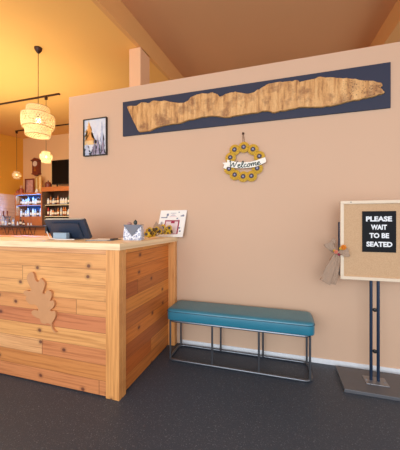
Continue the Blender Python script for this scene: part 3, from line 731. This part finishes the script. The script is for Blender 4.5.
pendant('pendant_lamp', p2, .092, zl(Yt1) - .022, 'small woven bamboo pendant lamp hanging beside the black television', .5, False)
pendant('pendant_lamp', p3, .094, zl(Yt2) - .022, 'small woven bamboo pendant lamp farthest left and lowest, before the mustard wall', .5, False)

# ------------------------------------------------------------------ bar at the back
ZB = 1.225
Yc = 5.35
bb = thing('back_bar_counter', (-5.2, 5.4, 0), 'wooden back bar counter with a dark top beneath the bottle cabinets', 'bar counter')
bm = B(); box(bm, (XL + .03, 5.08, 0), (-3.2, YB - .005, ZB - .05)); obj('bar_front', bm, m_barwood, bb)
bm = B(); box(bm, (XL + .03, 5.0, ZB - .05), (-3.2, YB - .005, ZB), .006); obj('bar_top', bm, simple('dark_stone_top', (70, 54, 50), .35), bb)
for x in (7, 15, 22, 27, 33):
    q = pY(x, 228, 5.04).x
    bm = B()
    for s in (-1, 1): tube(bm, [(q + s * .09, 5.03, ZB - .05), (q, 5.05, ZB - .30)], .006, 6)
    obj('bracket', bm, m_blackmetal, bb)
fb = thing('bar_counter', (-5.2, 3.95, 0), 'plain wooden bar counter with a pale top between the reception counter and back bar', 'bar counter')
bm = B(); box(bm, (XL + .03, 3.76, 0), (-3.1, 4.15, 1.0)); obj('counter_body', bm, m_barwood, fb)
bm = B(); box(bm, (XL + .03, 3.68, 1.0), (-3.05, 4.2, 1.035), .005); obj('counter_top', bm, m_paletop, fb)

def glassy(name, rgb, tr=.25): return simple(name, rgb, .12, var=.1, bump=0, trans=tr)
gl = {'clear': glassy('clear_bottle_glass', (226, 230, 236), .4), 'amber': glassy('amber_bottle_glass', (190, 108, 44)), 'green': glassy('green_bottle_glass', (60, 96, 62)), 'brown': glassy('brown_bottle_glass', (84, 44, 28)), 'white': simple('white_bottle', (214, 212, 212), .4, bump=0), 'red': glassy('red_bottle_glass', (158, 46, 42))}
m_lab = simple('cream_bottle_label', (236, 222, 196), .6, bump=0); m_cap = simple('dark_bottle_cap', (40, 32, 32), .4, bump=0)
profs = [[(0, 0), (.034, 0), (.036, .01), (.036, .05), (.036, .12), (.036, .16), (.014, .20), (.012, .245), (.014, .25), (.014, .27), (0, .27)],
         [(0, 0), (.040, 0), (.042, .01), (.042, .04), (.042, .10), (.042, .13), (.018, .16), (.014, .20), (.017, .205), (.017, .23), (0, .23)],
         [(0, 0), (.028, 0), (.030, .01), (.030, .05), (.030, .13), (.030, .19), (.012, .23), (.011, .275), (.013, .28), (.013, .30), (0, .30)]]
proto = {}
def bottle(kind, shape, loc, label, group, sc=1.0):
    key = (kind, shape)
    if key not in proto:
        bm = B(); lathe(bm, profs[shape], (0, 0, 0), 12, lambda i: 1 if i == 3 else (2 if i >= 7 else 0))
        o = obj('bottle', bm, [gl[kind], m_lab, m_cap], None, True, 50); proto[key] = o
    else:
        o = proto[key].copy(); COL.objects.link(o)
    o.location = loc; o.scale = (sc, sc, sc); tag(o, label, 'bottle', group); return o
def cabinet(label, xa, xb, z0, z1, shelves, mw, mback, led, es, yf=Yc, yk=5.70, cat='bottle cabinet'):
    c = thing('bottle_cabinet', ((xa + xb) / 2, (yf + yk) / 2, z0), label, cat)
    for x in (xa, xb - .03):
        bm = B(); box(bm, (x, yf, z0), (x + .03, yk, z1), .002); obj('side_panel', bm, mw, c)
    bm = B(); box(bm, (xa - .01, yf - .02, z1), (xb + .01, yk, z1 + .045), .004); obj('top_panel', bm, mw, c)
    bm = B(); box(bm, (xa + .03, yk - .015, z0), (xb - .03, yk, z1)); obj('back_panel', bm, mback, c)
    for i, z in enumerate(shelves):
        bm = B(); box(bm, (xa + .03, yf + .01, z - .022), (xb - .03, yk - .015, z), .002); obj('shelf', bm, mw, c)
    tops = list(shelves[1:]) + [z1 + .022]
    for z in tops:
        bm = B(); box(bm, (xa + .05, yf + .03, z - .028), (xb - .05, yf + .040, z - .0225)); obj('led_strip', bm, led, c)
        col = (.10, .38, 1) if es == 'b' else (1, .78, .45)
        l = area('shelf_light', (0, 0, 0), (R(-25), 0, 0), xb - xa - .12, .03, 5 if es == 'b' else 2.0, col); l.parent = c
        l.location = Vector(((xa + xb) / 2, yf + .06, z - .04)) - OFF[c.name]
    return c
m_ledb = simple('blue_led', (150, 190, 255), bump=0, emit=(110, 170, 255), es=1.5)
m_ledw = simple('warm_led', (255, 236, 200), bump=0, emit=(255, 214, 150), es=1.6)
m_blueback = simple('blue_back_panel', (44, 120, 220), .6)
ax, bx_ = pY(15, 200, Yc).x, pY(42, 200, Yc).x
zz = lambda y, Y=Yc, x=30: pY(x, y, Y).z
cabinet('wooden bottle cabinet with blue-lit shelves at the left of the back bar', ax, bx_ - .01, ZB, zz(192.8) - .045, [zz(216.5), zz(204.5)], m_cabwood, m_blueback, m_ledb, 'b')
rx = -3.75
bc0 = bpy.data.objects['bottle_cabinet']
bm = B(); box(bm, (ax + .03, Yc + .003, ZB), (bx_ - .04, Yc + .02, zz(216.5) - .022)); obj('lower_panel', bm, m_cabwood, bc0)
ccb = cabinet('taller dark bottle cabinet with warm-lit shelves beneath the television', bx_ + .01, rx, ZB, zz(187, x=50) - .045, [ZB + .022, zz(215.5, x=50), zz(204, x=50)], m_darkwood, m_darkwood, m_ledw, 'w')
bm = B(); box(bm, (bx_ - .0, Yc - .03, zz(191.5, x=50)), (rx + .01, Yc - .001, zz(187.05, x=50)), .003); obj('cornice', bm, m_cabwood, ccb)
rnd = random.Random(3)
ORD = 'first second third fourth fifth sixth seventh eighth ninth tenth eleventh twelfth'.split()
def row(xa, xb, z, n, kinds, where, grp, y=5.46, sc=1.0):
    for i in range(n):
        k = rnd.choice(kinds); x = xa + (xb - xa) * (i + .5) / n + rnd.uniform(-.006, .006)
        bottle(k, rnd.randrange(3), (x, y + rnd.uniform(-.01, .01), z), '%s bottle, %s from the left %s' % (k if k != 'clear' else 'clear glass', ORD[i], where), grp, sc)
xv = pY(70, 200, 5.46).x
row(ax + .05, bx_ - .06, zz(216.5), 10, ['clear', 'white', 'clear', 'green', 'brown'], 'on the lower blue-lit shelf', 'bottles on the lower blue-lit shelf', sc=.82)
row(ax + .05, bx_ - .06, zz(204.5), 10, ['clear', 'white', 'green', 'clear', 'brown'], 'on the upper blue-lit shelf', 'bottles on the upper blue-lit shelf', sc=.82)
row(bx_ + .05, xv, zz(204, x=50), 9, ['amber', 'white', 'brown', 'clear', 'green', 'brown'], 'on the top warm-lit shelf', 'bottles on the top warm-lit shelf', sc=.8)
row(bx_ + .05, xv, zz(215.5, x=50), 9, ['red', 'white', 'clear', 'brown', 'amber'], 'on the middle warm-lit shelf', 'bottles on the middle warm-lit shelf', sc=.8)
row(bx_ + .05, xv, ZB + .022, 9, ['green', 'brown', 'clear'], 'on the bottom warm-lit shelf', 'bottles on the bottom warm-lit shelf', sc=.6)
# things on the back bar top
for x, k, s, sc in ((3, 'clear', 2, .9), (5.5, 'white', 0, .6), (9.5, 'brown', 1, .7), (13, 'clear', 0, .75), (17.5, 'white', 1, .5), (20.5, 'brown', 0, .8), (23.5, 'brown', 1, .6), (28, 'white', 1, .35), (31, 'clear', 1, .35)):
    names = {3: 'tall clear bottle at the far left end of the dark bar top', 5.5: 'small white bottle second from left on the dark bar top', 9.5: 'squat brown bottle third from left on the dark bar top', 13: 'clear bottle left of the blue-lit cabinet on the bar top', 17.5: 'little white bottle before the blue-lit cabinet left edge', 20.5: 'taller brown bottle before the blue-lit cabinet', 23.5: 'short brown bottle before the blue-lit cabinet middle', 28: 'tiny white bottle before the blue-lit cabinet right half', 31: 'tiny clear bottle nearest the dark cabinet on the bar top'}
    bottle(k, s, (pY(x, 223, 5.15).x, 5.15, ZB), names[x], 'bottles on the dark back bar top', sc)
# beer taps
tp = thing('tap_tower', (pY(7.3, 223, 5.24).x, 5.24, ZB), 'slim metal tap tower with dark handles on the bar top at left', 'tap')
q = pY(7.3, 223, 5.24).x
bm = B(); tube(bm, [(q - .07, 5.24, ZB), (q - .07, 5.24, ZB + .22)], .012, 8); tube(bm, [(q + .07, 5.24, ZB), (q + .07, 5.24, ZB + .22)], .012, 8); tube(bm, [(q - .12, 5.24, ZB + .22), (q + .12, 5.24, ZB + .22)], .016, 8); obj('tower', bm, m_steel, tp, True)
for dx in (-.07, .07):
    bm = B(); tube(bm, [(q + dx, 5.215, ZB + .22), (q + dx, 5.19, ZB + .29), (q + dx, 5.19, ZB + .38)], [.008, .012, .017], 8); obj('tap_handle', bm, m_redwood, tp, True)
# blue screen on the left wall
s0, s1 = 4.30, 4.50
sw = thing('wall_screen', (XL + .03, 4.62, 1.5), 'small blue-lit screen on the pinkish timber wall, cut by the photo left edge', 'screen')
ys0, ys1 = 4.52, 4.90
bm = B(); box(bm, (XL + .021, ys0, 1.44), (XL + .05, ys1, 1.98), .004); obj('housing', bm, m_black, sw)
bm = B(); box(bm, (XL + .05, ys0 + .015, 1.46), (XL + .053, ys1 - .015, 1.96)); obj('display', bm, simple('blue_display', (30, 70, 160), .3, bump=0, emit=(60, 110, 220), es=.9), sw)

# television on the tall cabinet
ztop = zz(187, x=50); tx0 = pY(52, 170, 5.5).x
tv = thing('television', (tx0 + .5, 5.5, ztop), 'black flat television standing on top of the tall bottle cabinet', 'television')
z0t, z1t = zz(184.3, 5.5, 60), zz(160.0, 5.5, 60)
bm = B(); box(bm, (tx0, 5.49, z0t), (tx0 + 1.05, 5.53, z1t), .005); hs = obj('housing', bm, m_black, tv)
bm = B(); box(bm, (tx0 + .015, 5.486, z0t + .02), (tx0 + 1.035, 5.4899, z1t - .015)); obj('screen', bm, simple('black_screen_glass', (6, 7, 10), .35, bump=0, spec=.15), tv)
for dx in (.16, .89):
    bm = B(); box(bm, (tx0 + dx - .02, 5.42, ztop), (tx0 + dx + .02, 5.58, ztop + .012), .003); box(bm, (tx0 + dx - .012, 5.50, ztop + .01), (tx0 + dx + .012, 5.52, z0t + .01)); obj('foot', bm, m_black, tv)
# pendulum clock
ca, cb_ = pY(31.2, 159, 5.7), pY(38.8, 175.2, 5.7); cxm = (ca.x + cb_.x) / 2; hw = (cb_.x - ca.x) / 2
ck = thing('wall_clock', (cxm, YB, cb_.z), 'reddish wooden pendulum wall clock with carved top on the back wall', 'clock')
yk_ = YB - .1
bm = B(); box(bm, (cxm - hw * .78, yk_, cb_.z + .05), (cxm + hw * .78, YB - .001, ca.z - .05), .005); obj('clock_case', bm, m_redwood, ck)
bm = B(); prism(bm, [(cxm + a * hw, yk_ - .02, ca.z - .06 + b) for a, b in ((-1, 0), (1, 0), (1, .03), (.55, .04), (.3, .07), (0, .085), (-.3, .07), (-.55, .04), (-1, .03))], (0, .115, 0)); obj('crest', bm, m_redwood, ck)
bm = B(); prism(bm, [(cxm + a * hw, yk_ - .01, cb_.z + b) for a, b in ((-1, .06), (1, .06), (.8, .03), (.3, .015), (0, -.01), (-.3, .015), (-.8, .03))], (0, .105, 0)); obj('base_moulding', bm, m_redwood, ck)
def disc(bm, c, r, th=.006, seg=20):
    lathe(bm, [(r, 0), (r, th), (0, th)], (0, 0, 0), seg); bmesh.ops.rotate(bm, verts=bm.verts[:], matrix=Matrix.Rotation(R(90), 3, 'X')); bmesh.ops.translate(bm, verts=bm.verts[:], vec=c)
bm = B(); disc(bm, Vector((cxm, yk_, ca.z - .14)), hw * .55); obj('clock_face', bm, m_cream, ck)
bm = B(); disc(bm, Vector((cxm, yk_, cb_.z + .14)), hw * .22)
tube(bm, [(cxm, yk_ - .004, ca.z - .2), (cxm, yk_ - .004, cb_.z + .15)], .005, 6); obj('pendulum', bm, simple('brass', (190, 140, 60), .35, .8, bump=0), ck)
# framed photo leaning on the blue cabinet
zcab = zz(192.8); fa, fb_ = pY(25.2, 179, 5.55), pY(34.3, 190, 5.55)
fp = thing('picture_frame', ((fa.x + fb_.x) / 2, 5.5, zcab), 'dark red picture frame standing on top of the blue-lit cabinet', 'picture frame')
bm = B(); zt2 = fa.z; xa_, xb_ = fa.x, fb_.x; f_w = .035
for (a, b, c_, d_) in ((xa_, zcab, xb_, zcab + f_w), (xa_, zt2 - f_w, xb_, zt2), (xa_, zcab + f_w, xa_ + f_w, zt2 - f_w), (xb_ - f_w, zcab + f_w, xb_, zt2 - f_w)): box(bm, (a, 5.535, b), (c_, 5.56, d_), .003)
obj('frame', bm, m_redwood, fp)
bm = B(); box(bm, (xa_ + f_w, 5.55, zcab + f_w), (xb_ - f_w, 5.556, zt2 - f_w)); obj('picture_print', bm, simple('brown_red_print', (196, 150, 140), .5, var=.7, scale=14, bump=0), fp)
bm = B(); box(bm, ((xa_ + xb_) / 2 - .02, 5.56, zcab), ((xa_ + xb_) / 2 + .02, 5.66, zcab + .008)); obj('easel_back', bm, m_black, fp)
# ornaments along the cabinet tops
def orn(name, x, prof, m, label, cat, z, y=5.5, parts=None):
    t = thing(name, (pY(x, 185, y).x, y, z), label, cat); c = Vector((pY(x, 185, y).x, y, z))
    bm = B(); lathe(bm, prof, c, 14); obj('body', bm, m, t, True)
    if parts:
        bm = B(); lathe(bm, parts[1], c, 12); obj(parts[0], bm, parts[2], t, True)
m_redfig = simple('red_brown_glaze', (168, 74, 46), .35, var=.2); m_tanj = simple('tan_glaze', (214, 160, 108), .45)
orn('figurine', 21.4, [(0, 0), (.07, 0), (.075, .02), (.05, .07), (.06, .11), (.04, .15), (0, .155)], m_redfig, 'red-brown figurine on the left end of the blue-lit cabinet', 'figurine', zcab, parts=('head', [(0, .15), (.03, .155), (.042, .19), (.03, .225), (0, .235)], m_tanj))
orn('vase', 17.9, [(0, 0), (.04, 0), (.05, .03), (.045, .08), (.02, .10), (.025, .12), (0, .12)], m_redfig, 'low red vase on the leftmost corner of the blue-lit cabinet', 'vase', zcab)
orn('lantern', 36.8, [(0, 0), (.04, 0), (.045, .02), (.03, .09), (.012, .12), (0, .12)], m_paper, 'small white vase between the picture frame and tall cabinet', 'vase', zcab)
orn('jar', 48.3, [(0, 0), (.07, 0), (.08, .03), (.08, .11), (.06, .14), (0, .14)], m_redwood, 'dark red lidded jar just left of the television', 'jar', ztop, parts=('lid', [(.06, .138), (.055, .155), (.015, .165), (.02, .19), (0, .20)], m_redwood))
# pale framed prints leaning behind
for x0_, x1_, y0_, lab in ((38.8, 41.6, 178, 'narrow pale yellow frame left of the two behind the cabinet tops'), (42.0, 45.2, 176.5, 'wider pale yellow frame beside the red jar')):
    a = pY(x0_, y0_, 5.72); b = pY(x1_, 188, 5.72)
    zb0 = ztop if x0_ > 42.5 else zcab
    t = thing('picture_frame', ((a.x + b.x) / 2, 5.69, zb0), lab, 'picture frame')
    yq = 5.60 if zb0 == zcab and b.x < bx_ else 5.60
    z_b = zcab if b.x < bx_ - .02 else ztop
    t.location.z = z_b; OFF[t.name] = Vector(t.location)
    bm = B()
    for (p, q_, r_, s_) in ((a.x, z_b, b.x, z_b + .02), (a.x, a.z - .02, b.x, a.z), (a.x, z_b + .02, a.x + .02, a.z - .02), (b.x - .02, z_b + .02, b.x, a.z - .02)): box(bm, (p, yq, q_), (r_, yq + .02, s_), .002)
    obj('frame', bm, simple('gold_frame', (206, 150, 70), .5), t)
    bm = B(); box(bm, (a.x + .02, yq + .008, z_b + .02), (b.x - .02, yq + .014, a.z - .02)); obj('picture_print', bm, simple('pale_print', (236, 204, 140), .6, var=.2, scale=12, bump=0), t)
